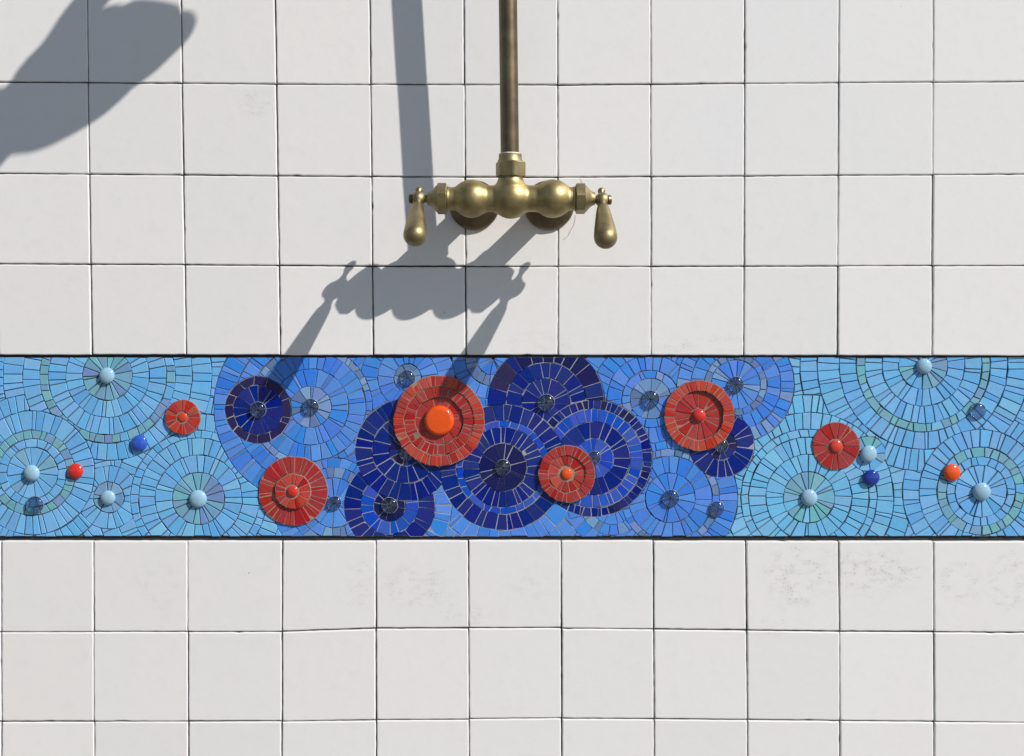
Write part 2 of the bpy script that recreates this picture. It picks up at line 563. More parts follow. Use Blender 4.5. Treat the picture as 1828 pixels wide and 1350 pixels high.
# ------------------------------------------------------------------ mosaic
MT = -4.5                      # face of the mosaic lies 3 mm behind the tile faces
RX0, RX1, RY0, RY1 = -500.0, 2340.0, 638.0, 958.5
panel = empty('mosaic_band', P(914, 958, MT))
tag(panel, 'long horizontal mosaic band set into the white tiled wall', 'mosaic', kind='thing')
mesh_obj('backing', *box(WX0 + 4, WX1 - 4, 630, 969, -10.2, -8.6), MAT['black'], panel)  # plain black sheet, seen in the gaps above and below the mosaic

def clip_half(poly, p, nrm):
    """keep the side where (v - p).nrm >= 0"""
    out = []
    m = len(poly)
    for i in range(m):
        a, b = poly[i], poly[(i + 1) % m]
        da = (a[0] - p[0]) * nrm[0] + (a[1] - p[1]) * nrm[1]
        db = (b[0] - p[0]) * nrm[0] + (b[1] - p[1]) * nrm[1]
        if da >= 0: out.append(a)
        if da * db < 0:
            t = da / (da - db)
            out.append((a[0] + (b[0] - a[0]) * t, a[1] + (b[1] - a[1]) * t))
    return out

def area(poly):
    return 0.5 * sum(a[0] * b[1] - b[0] * a[1] for a, b in zip(poly, poly[1:] + poly[:1]))

def tidy(poly, eps=0.35):
    out = []
    for p in poly:
        if not out or math.hypot(p[0] - out[-1][0], p[1] - out[-1][1]) > eps: out.append(p)
    if len(out) > 2 and math.hypot(out[0][0] - out[-1][0], out[0][1] - out[-1][1]) <= eps: out.pop()
    return out

def cut_circle(poly, c, R):
    ds = [math.hypot(p[0] - c[0], p[1] - c[1]) for p in poly]
    if min(ds) >= R: return poly
    if max(ds) <= R + 0.2: return []
    xs = []
    m = len(poly)
    for i in range(m):
        a, b = poly[i], poly[(i + 1) % m]
        if (ds[i] - R) * (ds[(i + 1) % m] - R) < 0:
            lo, hi = (0.0, 1.0) if ds[i] < R else (1.0, 0.0)
            for _ in range(24):
                t = (lo + hi) / 2
                x = a[0] + (b[0] - a[0]) * t; y = a[1] + (b[1] - a[1]) * t
                if math.hypot(x - c[0], y - c[1]) < R: lo = t
                else: hi = t
            xs.append((x, y))
    if len(xs) == 2:
        mx, my = (xs[0][0] + xs[1][0]) / 2, (xs[0][1] + xs[1][1]) / 2
        nx, ny = xs[1][1] - xs[0][1], xs[0][0] - xs[1][0]
        if nx * (mx - c[0]) + ny * (my - c[1]) < 0: nx, ny = -nx, -ny
        return clip_half(poly, xs[0], (nx, ny))
    gx = sum(p[0] for p in poly) / m - c[0]; gy = sum(p[1] for p in poly) / m - c[1]
    L = math.hypot(gx, gy) or 1.0
    return clip_half(poly, (c[0] + gx / L * R, c[1] + gy / L * R), (gx / L, gy / L))

def inset(poly, g):
    if area(poly) < 0: poly = poly[::-1]
    out = poly
    for a, b in zip(poly, poly[1:] + poly[:1]):
        L = math.hypot(b[0] - a[0], b[1] - a[1])
        if L < 1e-6: continue
        nx, ny = -(b[1] - a[1]) / L, (b[0] - a[0]) / L
        out = clip_half(out, (a[0] + nx * g, a[1] + ny * g), (nx, ny))
        if len(out) < 3: return []
    return tidy(out)

def ring_pieces(c, r0, r1, width, r, jit=0.34, rag=0.8):
    rm = (r0 + r1) / 2 if r0 > 12 else r1 * 0.8
    cnt = max(7, round(2 * math.pi * rm / width))
    st = 2 * math.pi / cnt
    off = r.uniform(0, st)
    ang = [off + (i + r.uniform(-jit, jit)) * st for i in range(cnt)]
    skew = [r.uniform(-0.1, 0.1) * st for _ in range(cnt)]
    rin = [r0 + r.uniform(-rag, rag) for _ in range(cnt)]
    rout = [r1 + r.uniform(-rag, rag) for _ in range(cnt)]
    out = []
    for i in range(cnt):
        j = (i + 1) % cnt
        a0, a1 = ang[i], ang[j] + (2 * math.pi if j == 0 else 0)
        def pt(rad, a): return (c[0] + rad * math.cos(a), c[1] + rad * math.sin(a))
        p = [pt(rin[i], a0 - skew[i]), pt(rin[j], a1 - skew[j])]
        if a1 - a0 > 0.2:
            p += [pt(rout[j], a1 + skew[j]), pt((rout[i] + rout[j]) / 2, (a0 + a1) / 2), pt(rout[i], a0 + skew[i])]
        else:
            p += [pt(rout[j], a1 + skew[j]), pt(rout[i], a0 + skew[i])]
        out.append(p)
    return out

def piece_mesh(poly, top, base, bev, r, tilt):
    """small glazed slab: side walls, eased edge, flat face; local tilt"""
    poly = poly if area(poly) > 0 else poly[::-1]
    cx = sum(p[0] for p in poly) / len(poly); cy = sum(p[1] for p in poly) / len(poly)
    inn = inset(poly, bev)
    tx, ty = r.uniform(-tilt, tilt), r.uniform(-tilt, tilt)
    lift = r.uniform(-0.5, 0.5); drop = r.uniform(1.0, 2.3)
    def h(x, y): return top + lift + (x - cx) * tx + (y - cy) * ty
    n = len(poly)
    V = [P(x, y, base) for x, y in poly]
    if len(inn) == n:
        V += [P(x, y, h(x, y) - bev * drop) for x, y in poly] + [P(x, y, h(x, y)) for x, y in inn]
        # pair the inset corners with the nearest outline corner
        k = min(range(n), key=lambda s: sum((inn[(i + s) % n][0] - poly[i][0]) ** 2 + (inn[(i + s) % n][1] - poly[i][1]) ** 2 for i in range(n)))
        F = []
        for i in range(n):
            j = (i + 1) % n
            F.append([i, j, n + j, n + i])
            F.append([n + i, n + j, 2 * n + (j + k) % n, 2 * n + (i + k) % n])
        F.append([2 * n + i for i in range(n)])
    else:
        V += [P(x, y, h(x, y)) for x, y in poly]
        F = [[i, (i + 1) % n, n + (i + 1) % n, n + i] for i in range(n)] + [[n + i for i in range(n)]]
    return V, F

MIXES = {
    'L': [('L', 1)], 'L2': [('L2', 1)], 'M': [('M', 1)], 'N': [('N', 1)], 'D': [('D', 1)], 'V': [('V', 1)], 'C': [('C', 1)], 'R': [('R', 1)], 'O': [('O', 1)],
    'Lt': [('L', 3), ('T2', 1)], 'tmix': [('T', 5), ('T2', 4), ('L', 2), ('P', 1)], 'tmix2': [('T', 6), ('L2', 3), ('T2', 2)], 'pmix': [('T2', 5), ('P', 3), ('T', 2)],
    'gmix': [('G', 4), ('P', 3), ('M', 2)], 'gm': [('G', 2), ('M', 3), ('P', 2)], 'MG': [('M', 7), ('P', 1)], 'Nd': [('N', 4), ('D', 1)], 'DV': [('D', 3), ('V', 1), ('N', 1)], 'LL': [('L', 6), ('L2', 3)],
    'RO': [('R', 3), ('O', 1)], 'OR': [('O', 3), ('R', 1)],
}
def choose(mix, r):
    it = MIXES[mix]; t = r.uniform(0, sum(w for _, w in it))
    for k, w in it:
        t -= w
        if t <= 0: return k
    return it[-1][0]

# key: centre, inner radius, rings (outer radius, colours, piece width), grout, label
ROS = {
 'A': ((190, 671), 2.6, [(45, 'pmix', 13), (75, 'LL', 12.5), (106, 'L', 14), (121.5, 'tmix', 16), (152, 'L', 15), (187, 'L', 15), (218, 'L', 15)], 'light',
       'large azure mosaic rosette cut by the top edge, above and left of the cobalt bead'),
 'B': ((56, 845), 2.6, [(46, 'Lt', 15), (61, 'L', 15), (76.5, 'tmix', 15), (111, 'L', 14.5), (141, 'L', 15), (172, 'L', 15)], 'light',
       'azure mosaic rosette at the left end, red and clear beads on its rings'),
 'C': ((192, 889), 2.6, [(28, 'pmix', 17), (57, 'L', 15)], 'light', 'small dusty blue mosaic rosette between two large azure rosettes, near the bottom edge'),
 'D': ((353, 891), 2.6, [(47, 'pmix', 14), (78, 'LL', 14), (108, 'LL', 14), (122, 'L', 15), (152, 'LL', 15), (183, 'L', 15)], 'light',
       'large azure mosaic rosette beside the cornflower blue field, below the small red disc'),
 'E': ((554, 727), 2.6, [(37, 'gmix', 14), (68, 'M', 14), (98, 'M', 14.5), (110, 'gm', 15), (138, 'M', 13), (174, 'M', 13)], 'mid',
       'largest cornflower blue mosaic rosette, partly covered by the plum rimmed navy rosette'),
 'F': ((460, 732), 2.6, [(45, 'N', 17), (60, 'V', 24)], 'navy', 'navy mosaic rosette with a dark plum rim, lying apart at the left'),
 'G': ((727, 675), 2.6, [(25, 'gmix', 24), (54, 'M', 15), (84, 'M', 15)], 'mid', 'small cornflower blue mosaic rosette touching the upper left of the largest red disc'),
 'H': ((596, 899), 2.6, [(45, 'M', 17), (64, 'gm', 15), (81, 'MG', 17), (110, 'M', 15)], 'mid', 'cornflower blue mosaic rosette right of the red disc with raised centre'),
 'I': ((724, 804), 2.6, [(29, 'DV', 15), (60, 'N', 17), (91, 'N', 16)], 'navy', 'navy mosaic rosette mostly hidden under the largest red disc'),
 'J': ((695, 903), 2.6, [(29, 'D', 19), (52, 'C', 16), (82, 'N', 18), (112, 'M', 17), (142, 'M', 17)], 'navy', 'navy mosaic rosette with a cobalt ring, lowest left of the navy cluster'),
 'K': ((898, 835), 2.6, [(43, 'D', 20), (72, 'N', 12), (84, 'C', 20), (113, 'N', 17), (143, 'M', 20), (176, 'M', 20)], 'navy', 'biggest navy mosaic rosette with a thin cobalt ring, in the middle of the cluster'),
 'L': ((1060, 819), 2.6, [(36, 'C', 14), (66, 'N', 18), (88.5, 'C', 14), (105, 'Nd', 11)], 'navy', 'navy mosaic rosette with a wide cobalt ring behind the red disc with orange centre'),
 'M': ((975, 719), 2.6, [(44, 'N', 17), (72, 'N', 17), (105, 'DV', 22)], 'navy', 'dark navy mosaic rosette with a midnight rim cut by the top edge'),
 'N': ((1162, 713), 2.6, [(37, 'gmix', 16), (52, 'MG', 17), (79, 'M', 16), (108, 'M', 16), (138, 'M', 16)], 'mid', 'cornflower blue mosaic rosette left of the red disc with the recessed middle'),
 'O': ((1314, 687), 2.6, [(44, 'MG', 13), (56, 'gmix', 14), (81, 'M', 16), (105, 'MG', 13)], 'mid', 'cornflower blue mosaic rosette at the right top corner of the deeper blue field'),
 'P': ((1197, 890), 2.6, [(45, 'M', 16), (75, 'M', 15), (88, 'gmix', 15), (121, 'M', 14)], 'mid', 'cornflower blue mosaic rosette at the bottom, right of the navy cluster'),
 'Q': ((1289, 795), 2.6, [(27, 'DV', 13), (59, 'N', 15)], 'navy', 'small navy mosaic rosette peeping out under the red disc with the recessed middle'),
 'W': ((1094, 899), 2.6, [(39, 'M', 15), (58, 'gmix', 15), (82, 'M', 16), (120, 'M', 16)], 'mid', 'small blue mosaic rosette with a lavender ring, half hidden below the navy cluster'),
 'Y': ((880, 640), 2.6, [(30, 'M', 13), (50, 'gmix', 13), (74, 'M', 16)], 'mid', 'small blue half rosette at the top edge between red disc and midnight rim'),
 'S': ((1445, 889), 2.6, [(46, 'tmix2', 13), (77, 'L2', 14), (108, 'L2', 14), (122, 'L2', 16), (152, 'L2', 14.5), (184, 'L2', 14.5)], 'light',
       'sky blue mosaic rosette with a sea green middle, below the plain red disc'),
 'T': ((1650, 652), 2.6, [(44, 'tmix', 13), (74, 'L', 14), (105, 'LL', 13.5), (120, 'tmix2', 16), (151, 'L', 15), (190, 'LL', 14), (221, 'L', 15)], 'light',
       'large azure mosaic rosette cut by the top edge, near the right end'),
 'U': ((1551, 811), 2.6, [(32, 'tmix', 17)], 'light', 'small sea green mosaic rosette half hidden by the plain red disc'),
 'V': ((1753, 878), 2.6, [(47, 'L', 15), (62, 'L', 16), (79, 'tmix', 16), (111, 'L', 14.5), (141, 'L', 15), (172, 'L', 15)], 'light',
       'azure mosaic rosette at the right end with an orange bead on its ring'),
}
LAYERS = [('F', 0, 1), ('K', 0, 3), ('I', 0, 2), ('L', 0, 3), ('J', 0, 2), ('M', 0, 2), ('Q', 0, 1), ('C', 0, 0), ('U', 0, 0),
          ('H', 0, 2), ('G', 0, 1), ('O', 0, 3), ('E', 0, 3), ('N', 0, 2), ('P', 0, 2), ('Y', 0, 1), ('W', 0, 1), ('P', 3, 3), ('G', 2, 2), ('Y', 2, 2), ('N', 3, 3),
          ('W', 2, 2), ('J', 3, 3), ('K', 4, 4), ('E', 4, 5), ('H', 3, 3), ('N', 4, 4), ('K', 5, 5), ('J', 4, 4), ('W', 3, 3),
          ('B', 0, 3), ('V', 0, 3), ('S', 0, 3), ('D', 0, 3), ('T', 0, 4), ('A', 0, 4), ('C', 1, 1), ('S', 4, 4), ('D', 4, 4), ('B', 4, 4), ('T', 5, 5), ('V', 4, 4), ('A', 5, 5),
          ('S', 5, 5), ('D', 5, 5), ('T', 6, 6), ('A', 6, 6), ('V', 5, 5), ('B', 5, 5)]
# raised discs: centre, rings (r_in, r_out, colours, width, height above the mosaic), button radius / colour / height, label
DISCS = [
 ((326, 745), [(11, 31.5, 'OR', 10.5, 5.0)], (8.3, 'bead_vermilion', 7.2), 'smallest red mosaic disc, petal like pieces, on the azure field'),
 ((523, 877), [(32, 62, 'R', 9.8, 3.2), (13, 32, 'OR', 10, 8.0)], (10, 'bead_red', 12.0), 'red mosaic disc with a raised inner disc, low at the left of the navy cluster'),
 ((784, 751), [(62, 81, 'OR', 9.3, 7.5), (43, 62, 'R', 9.3, 6.0), (20, 43, 'R', 15, 1.6)], (27, 'bead_orange', 12.0), 'largest red mosaic disc with a big flat orange button in the middle'),
 ((1012, 846), [(33.5, 51, 'R', 9.5, 6.2), (14.5, 33.5, 'RO', 10, 3.8)], (10, 'bead_orange', 8.0), 'red mosaic disc with a small orange centre lying between two navy rosettes'),
 ((1248, 742), [(44, 63, 'O', 9.2, 6.6), (13.5, 44, 'R', 11, 1.4)], (12, 'bead_red', 9.0), 'red mosaic disc with a recessed spoked middle and thick raised rim'),
 ((1493, 797), [(13.5, 42.5, 'R', 12, 2.6)], (11.5, 'bead_vermilion', 7.6), 'plain red mosaic disc with radial cuts on the sky blue field'),
]

mrng = random.Random(23)
roots, groutgeo = {}, {}
outgeo = {}
for k, (c, r0, rings, gk, lab) in ROS.items():
    roots[k] = tag(empty('mosaic_rosette', P(c[0], c[1], MT)), lab, 'rosette', 'mosaic rosettes of the band')
    groutgeo[k] = Geo()
GD = {'light': -1.75, 'mid': -1.3, 'navy': -0.75}
occ = [(d[0], d[1][0][1] - 3.0) for d in DISCS]
done = list(occ)
def in_view(poly):
    return max(p[0] for p in poly) > 0 and min(p[0] for p in poly) < 1828
def lay(key, i0, i1, occluders, far=False):
    c, rin, rings, gk, _ = ROS[key]
    for i in range(i0, i1 + 1):
        r1, mix, wd = rings[i]
        r0 = rin if i == 0 else rings[i - 1][0]
        lay_ring(key, c, r0, r1, mix, wd, gk, occluders)
def lay_ring(key, c, r0, r1, mix, wd, gk, occluders):
        for poly in ring_pieces(c, r0, r1, wd, mrng):
            if max(p[1] for p in poly) < RY0 or min(p[1] for p in poly) > RY1 or max(p[0] for p in poly) < RX0 or min(p[0] for p in poly) > RX1: continue
            rag = mrng.uniform(-0.8, 0.8)
            for pp, nn in (((0, RY0 + rag), (0, 1)), ((0, RY1 + rag), (0, -1)), ((RX0, 0), (1, 0)), ((RX1, 0), (-1, 0))):
                poly = clip_half(poly, pp, nn)
                if len(poly) < 3: break
            for cc, R in occluders:
                if len(poly) < 3: break
                poly = cut_circle(poly, cc, R)
            if len(poly) < 3: continue
            poly = tidy(poly, 0.5)
            if len(poly) < 3 or abs(area(poly)) < 6: continue
            mk = choose(mix, mrng)
            pale = gk if not (gk == 'navy' and mix == 'M') else 'mid'
            if pale == 'light': gap = mrng.uniform(0.5, 1.0)
            elif pale == 'mid': gap = mrng.uniform(0.4, 0.95)
            else: gap = mrng.uniform(0.35, 0.7)
            if in_view(poly):
                groutgeo[key].add([P(x, y, MT + GD[gk]) for x, y in poly], [list(range(len(poly)))])
            else:
                outgeo.setdefault('grout', Geo()).add([P(x, y, MT + GD[gk]) for x, y in poly], [list(range(len(poly)))])
            small = inset(poly, gap)
            if len(small) < 3 or abs(area(small)) < 5: continue
            V, F = piece_mesh(small, MT, MT - 3.2, 0.55, mrng, 0.026)
            if in_view(poly):
                mesh_obj('tessera', V, F, MAT[mk], roots[key]).cycles.is_caustics_receiver = True
            else:
                outgeo.setdefault(mk, Geo()).add(V, F)
for key, i0, i1 in LAYERS:
    lay(key, i0, i1, [d for d in done if d[0] != ROS[key][0]])
    done.append((ROS[key][0], ROS[key][2][i1][0]))
# the band runs on past both ends of the picture
for key in ('A', 'T', 'B', 'V'):
    c, _, rings, gk, _ = ROS[key]
    r0 = rings[-1][0]
    hi = 330 if key in 'AT' else 640
    while r0 < hi:
        lay_ring(key, c, r0, r0 + 31, 'LL', 15, gk, [d for d in done if d[0] != c])
        r0 += 31
        done.append((c, r0))
for k, g in groutgeo.items():
    if g.v:
        mesh_obj('grout', g.v, g.f, GROUT[ROS[k][3]], roots[k], recalc=False)
for k, g in outgeo.items():
    tag(mesh_obj('mosaic_beyond', g.v, g.f, GROUT['light'] if k == 'grout' else MAT[k], panel), kind='stuff')

# ---- raised discs
def dome_profile(r, h, flat=0.0, n=10, skirt=0.16):
    """side view of a cabochon standing on s = 0"""
    pr = [(-0.6, r * 0.86), (0.0, r * 0.93), (h * skirt, r)]
    for i in range(1, n + 1):
        a = math.pi / 2 * i / n
        pr.append((h * skirt + (h - h * skirt) * math.sin(a), r * (flat + (1 - flat) * math.cos(a))))
    if flat == 0: pr[-1] = (h, r * 0.04)
    return pr
for (c, rings, (br, bm_, bh), lab) in DISCS:
    root = tag(empty('mosaic_disc', P(c[0], c[1], MT)), lab, 'mosaic disc', 'raised red discs on the mosaic')
    gg = Geo()
    for (r0, r1, mix, wd, top) in rings:
        for poly in ring_pieces(c, r0, r1, wd, mrng, 0.33, 0.9):
            # cell of cement: a block from the mosaic up to just below the glaze
            n = len(poly); tp = MT + top - mrng.uniform(0.5, 1.1)
            gin = poly
            V = [P(x, y, MT - 3) for x, y in gin] + [P(x, y, tp) for x, y in gin]
            gg.add(V, [[i, (i + 1) % n, n + (i + 1) % n, n + i] for i in range(n)] + [list(range(n, 2 * n))])
            small = inset(poly, mrng.uniform(0.1, 0.42))
            if len(small) < 3: continue
            V, F = piece_mesh(small, MT + top, MT - 3.0, 0.9, mrng, 0.03)
            mesh_obj('tessera', V, F, MAT[choose(mix, mrng)], root)
    low = min(r[4] for r in rings if r[0] < 25)
    V, F = lathe([(-3, rings[-1][0] + 1), (low - 0.9, rings[-1][0] + 1)], (c[0], c[1], MT), (0, 0, 1), 28)
    gg.add(V, F)
    mesh_obj('grout', gg.v, gg.f, GROUT['red'], root)
    flat = 0.72 if br > 20 else 0.0
    V, F = lathe(dome_profile(br, bh - low + 1, flat, 12, 0.3), (c[0], c[1], MT + low - 1), (0, 0, 1), 48)
    mesh_obj('button', V, F, MAT[bm_], root, smooth=True, sharp=60)

# ---- glass beads
BEADS = [
 ('glass_bead', 190, 671, 14.3, 'bead_pale', 'pale blue opaque bead in the middle of the top left azure rosette'),
 ('glass_bead', 56, 845, 14.5, 'bead_pale', 'pale blue opaque bead in the middle of the rosette at the left end'),
 ('glass_bead', 192, 889, 13.6, 'bead_pale', 'pale blue opaque bead in the middle of the small dusty blue rosette'),
 ('glass_bead', 353, 891, 15.5, 'bead_pale', 'pale blue opaque bead in the azure rosette below the smallest red disc'),
 ('glass_bead', 1445, 889, 14.8, 'bead_pale', 'pale blue opaque bead in the middle of the sea green centred rosette'),
 ('glass_bead', 1650.5, 654, 14.5, 'bead_pale', 'pale blue opaque bead at the top edge near the right end'),
 ('glass_bead', 1551, 811, 15.2, 'bead_pale', 'pale blue opaque bead touching the plain red disc'),
 ('glass_bead', 1753, 878, 15.4, 'bead_pale', 'pale blue opaque bead in the middle of the rosette at the right end'),
 ('glass_bead', 134, 841.5, 13.8, 'bead_red', 'single red bead on the rings of the rosette at the left end'),
 ('glass_bead', 1700, 844, 15.0, 'bead_orange', 'single orange bead on the rings of the rosette at the right end'),
 ('glass_bead', 248, 791.5, 14.5, 'bead_cobalt', 'single cobalt blue bead between two large azure rosettes'),
 ('glass_bead', 1556, 853.5, 14.8, 'bead_deep', 'single deep blue bead below the pale bead beside the plain red disc'),
 ('clear_glass_bead', 61, 902, 14.5, 'gem', 'clear glass bead on the lower rings of the rosette at the left end'),
 ('clear_glass_bead', 554, 727, 14.5, 'gem', 'clear glass bead in the middle of the largest cornflower rosette'),
 ('clear_glass_bead', 460, 732, 14.3, 'gem', 'clear glass bead in the middle of the plum rimmed navy rosette'),
 ('clear_glass_bead', 596, 899, 12.6, 'gem', 'clear glass bead touching the red disc with the raised inner disc'),
 ('clear_glass_bead', 727, 675, 13.6, 'gem', 'clear glass bead close above the left shoulder of the largest red disc'),
 ('clear_glass_bead', 724.5, 811, 11.5, 'gem', 'clear glass bead tucked under the lower left edge of the largest red disc'),
 ('clear_glass_bead', 695, 903, 14.0, 'gem', 'clear glass bead in the lowest navy rosette with the cobalt ring'),
 ('clear_glass_bead', 898, 835, 13.4, 'gem', 'clear glass bead in the middle of the biggest navy rosette'),
 ('clear_glass_bead', 1061, 818, 11.3, 'gem', 'clear glass bead touching the red disc with the small orange centre'),
 ('clear_glass_bead', 975, 719, 14.2, 'gem', 'clear glass bead in the navy rosette cut by the top edge'),
 ('clear_glass_bead', 1162, 713, 15.2, 'gem', 'clear glass bead left of the red disc with the recessed middle'),
 ('clear_glass_bead', 1314, 687, 14.4, 'gem', 'clear glass bead upper right of the red disc with the recessed middle'),
 ('clear_glass_bead', 1198, 890, 14.2, 'gem', 'clear glass bead in the bottom cornflower rosette right of the navy cluster'),
 ('clear_glass_bead', 1288, 796, 11.5, 'gem', 'clear glass bead half under the thick rim of the recessed red disc'),
 ('clear_glass_bead', 1280, 909, 13.2, 'gem', 'clear glass bead on an outer ring beside the sky blue field, lower right'),
 ('clear_glass_bead', 1747, 734, 13.8, 'gem', 'clear glass bead on the rings of the big rosette near the right end'),
]
unit_bead = {}
for (nm, x, y, r, mk, lab) in BEADS:
    if mk not in unit_bead:
        h = 0.6 if mk == 'gem' else 0.62
        V, F = lathe(dome_profile(100.0, 100 * h, 0.0, 12, 0.22), (914, 675, 0), (0, 0, 1), 40)
        o = mesh_obj(nm, V, F, MAT[mk], None, origin=P(914, 675, 0), smooth=True, sharp=50)
        unit_bead[mk] = o.data
    else:
        o = link(nm, unit_bead[mk])
    o.location = P(x, y, MT + (0.6 if mk == 'gem' else 0.15))
    if mk == 'gem': o.cycles.is_caustics_caster = True
    o.scale = (r / 100 * mrng.uniform(0.95, 1.05), r / 100 * mrng.uniform(0.9, 1.1), r / 100 * mrng.uniform(0.95, 1.05))
    o.rotation_euler = (mrng.uniform(-.06, .06), mrng.uniform(0, 3), mrng.uniform(-.06, .06))
    tag(o, lab, 'glass bead', 'glass beads on the mosaic')
    if mk == 'gem':
        if 'ring' not in unit_bead:
            V, F = lathe([(-4, 99.5), (-4, 108), (5, 106), (9, 101.5), (-4, 99.5)], (914, 675, 0), (0, 0, 1), 40)
            F = F[:-2]
            k = mesh_obj('adhesive_ring', V, F, MAT['bedding'], None, origin=P(914, 675, 0), smooth=True)
            unit_bead['ring'] = k.data
        else:
            k = link('adhesive_ring', unit_bead['ring'])
        k.parent = o
        k.location = (0, 0, 0)

# ------------------------------------------------------------------ brass shower mixer
AY, AD = 366.0, 112.0            # axis of the mixer body
tap = empty('shower_mixer', P(912, AY, 0))
tag(tap, 'aged brass shower mixer with two pear shaped levers and riser pipe', 'shower mixer')
def part(name, VF, mat, parent=tap, smooth=True, sharp=35):
    return mesh_obj(name, VF[0], VF[1], MAT[mat], parent, smooth=smooth, sharp=sharp)

# body: three swellings cast in one piece with the outlet boss on top
balls = [(844.3, 32.3), (911.6, 34.0), (982.8, 32.6)]
prof = []
x = 806.0
while x <= 1018.5:
    v = 0.0
    for c, R in balls:
        t = R * R - (x - c) ** 2
        if t > 0: v += math.sqrt(t) ** 9
    floor_r = 22.5 if 844 < x < 983 else 19.5
    v += floor_r ** 9
    prof.append((x - 806.0, v ** (1 / 9)))
    x += 1.5
gb = Geo()
gb.add(*lathe(prof, (806, AY, AD), (1, 0, 0), 56))
gb.add(*lathe([(0, 30), (12, 30.5), (17, 29.6), (21, 27.8), (24.5, 25.4), (28, 23.2), (31.5, 21.8), (35.5, 21.3)], (911.2, AY, AD), (0, -1, 0), 48))
body = part('body', (gb.v, gb.f), 'brass', sharp=None)
rm = body.modifiers.new('blend', 'REMESH'); rm.mode = 'VOXEL'; rm.voxel_size = 0.85 * S; rm.use_smooth_shade = True
sm = body.modifiers.new('soft', 'SMOOTH'); sm.factor = 0.5; sm.iterations = 22

def hexnut(origin, axis, length, R, turn, inner, ch=2.2):
    o = Vector(origin); a, u, w = frame_for(axis)
    V, F = [], []
    n = 48
    ap = R * math.cos(math.pi / 6)
    prof = [(0, 'c', inner), (0, 'c', ap * 0.965), (ch, 'h', 1.0), (length - ch, 'h', 1.0), (length, 'c', ap * 0.965), (length, 'c', inner)]
    for s, k, rr in prof:
        for i in range(n):
            t = 2 * math.pi * i / n
            if k == 'c': rad = rr
            else:
                tt = ((t + turn) % (math.pi / 3)) - math.pi / 6
                rad = min(ap / math.cos(tt), R * 0.985)
            V.append(P(*(o + a * s + (u * math.cos(t) + w * math.sin(t)) * rad)))
    for k in range(len(prof) - 1):
        for i in range(n):
            j = (i + 1) % n
            F.append([k * n + i, k * n + j, (k + 1) * n + j, (k + 1) * n + i])
    F.append(list(range(n))); F.append(list(range((len(prof) - 1) * n, len(prof) * n)))
    return V, F

# outlet union, thread tape, riser
part('union_nut', hexnut((911.2, 330.3, AD), (0, -1, 0), 27, 26.6, 0.22, 15), 'brass_dull', sharp=18)
part('collar', lathe([(0, 18), (0, 21.5), (4, 21), (6, 19.6), (13.5, 19.6), (14.6, 18.8), (14.6, 14)], (910.6, 305, AD), (0, -1, 0), 48), 'brass_dull')
part('thread_tape', lathe([(0, 15), (0, 16.5), (1.8, 16.4), (1.8, 15)], (910.3, 290.6, AD + 0.3), (0, -1, 0), 40), 'ptfe')
part('boss_rim', lathe([(0, 18), (0, 20.2), (1.4, 20.2), (1.4, 18)], (911.2, 331.4, AD), (0, -1, 0), 40), 'ptfe')
path = []
for k in range(8):
    y = 296 - k * 195
    path.append((909.9 - (296 - y) * 0.0125, y, AD + (296 - y) * 0.036))
x0, y0, d0 = path[-1]
for k in range(1, 15):
    a = math.radians(150) * k / 14
    path.append((x0, y0 - 150 * math.sin(a), d0 + 150 * (1 - math.cos(a))))
part('riser_pipe', tube(path, 15.6, 28), 'brass_dark', sharp=60)
ex = Vector(path[-1]) - Vector(path[-2])
part('shower_head', lathe([(0, 16), (8, 19), (20, 19), (34, 26), (52, 88), (62, 104), (70, 104), (72, 98)], path[-1], ex, 48), 'brass_dark')
mid = path[5]
part('pipe_bracket', lathe([(0, 38), (5, 38), (10, 24), (16, 10), (mid[2] - 12, 10)], (mid[0], mid[1], 0.8), (0, 0, 1), 36), 'brass_dark')

# arms to the wall with their dished cover plates
for (cx, bx) in ((847, 844.3), (980, 982.8)):
    part('inlet_arm', tube([(cx, AY + 1, -4), (cx + (bx - cx) * .3, AY + 1, 40), (cx + (bx - cx) * .75, AY, 72), (bx, AY, 76), (bx, AY, 100)], [20, 20, 20.5, 23.5, 23.5], 40), 'brass_dull')
    part('wall_flange', lathe([(0, 30), (0.2, 44), (2.5, 44.6), (5, 43.5), (9, 39), (14, 30), (17, 25), (20, 20.2)], (cx, AY + 1, 0.8), (0, 0, 1), 64), 'brass_dark', sharp=60)  # darker brass puts the shade on the flanges into their colour

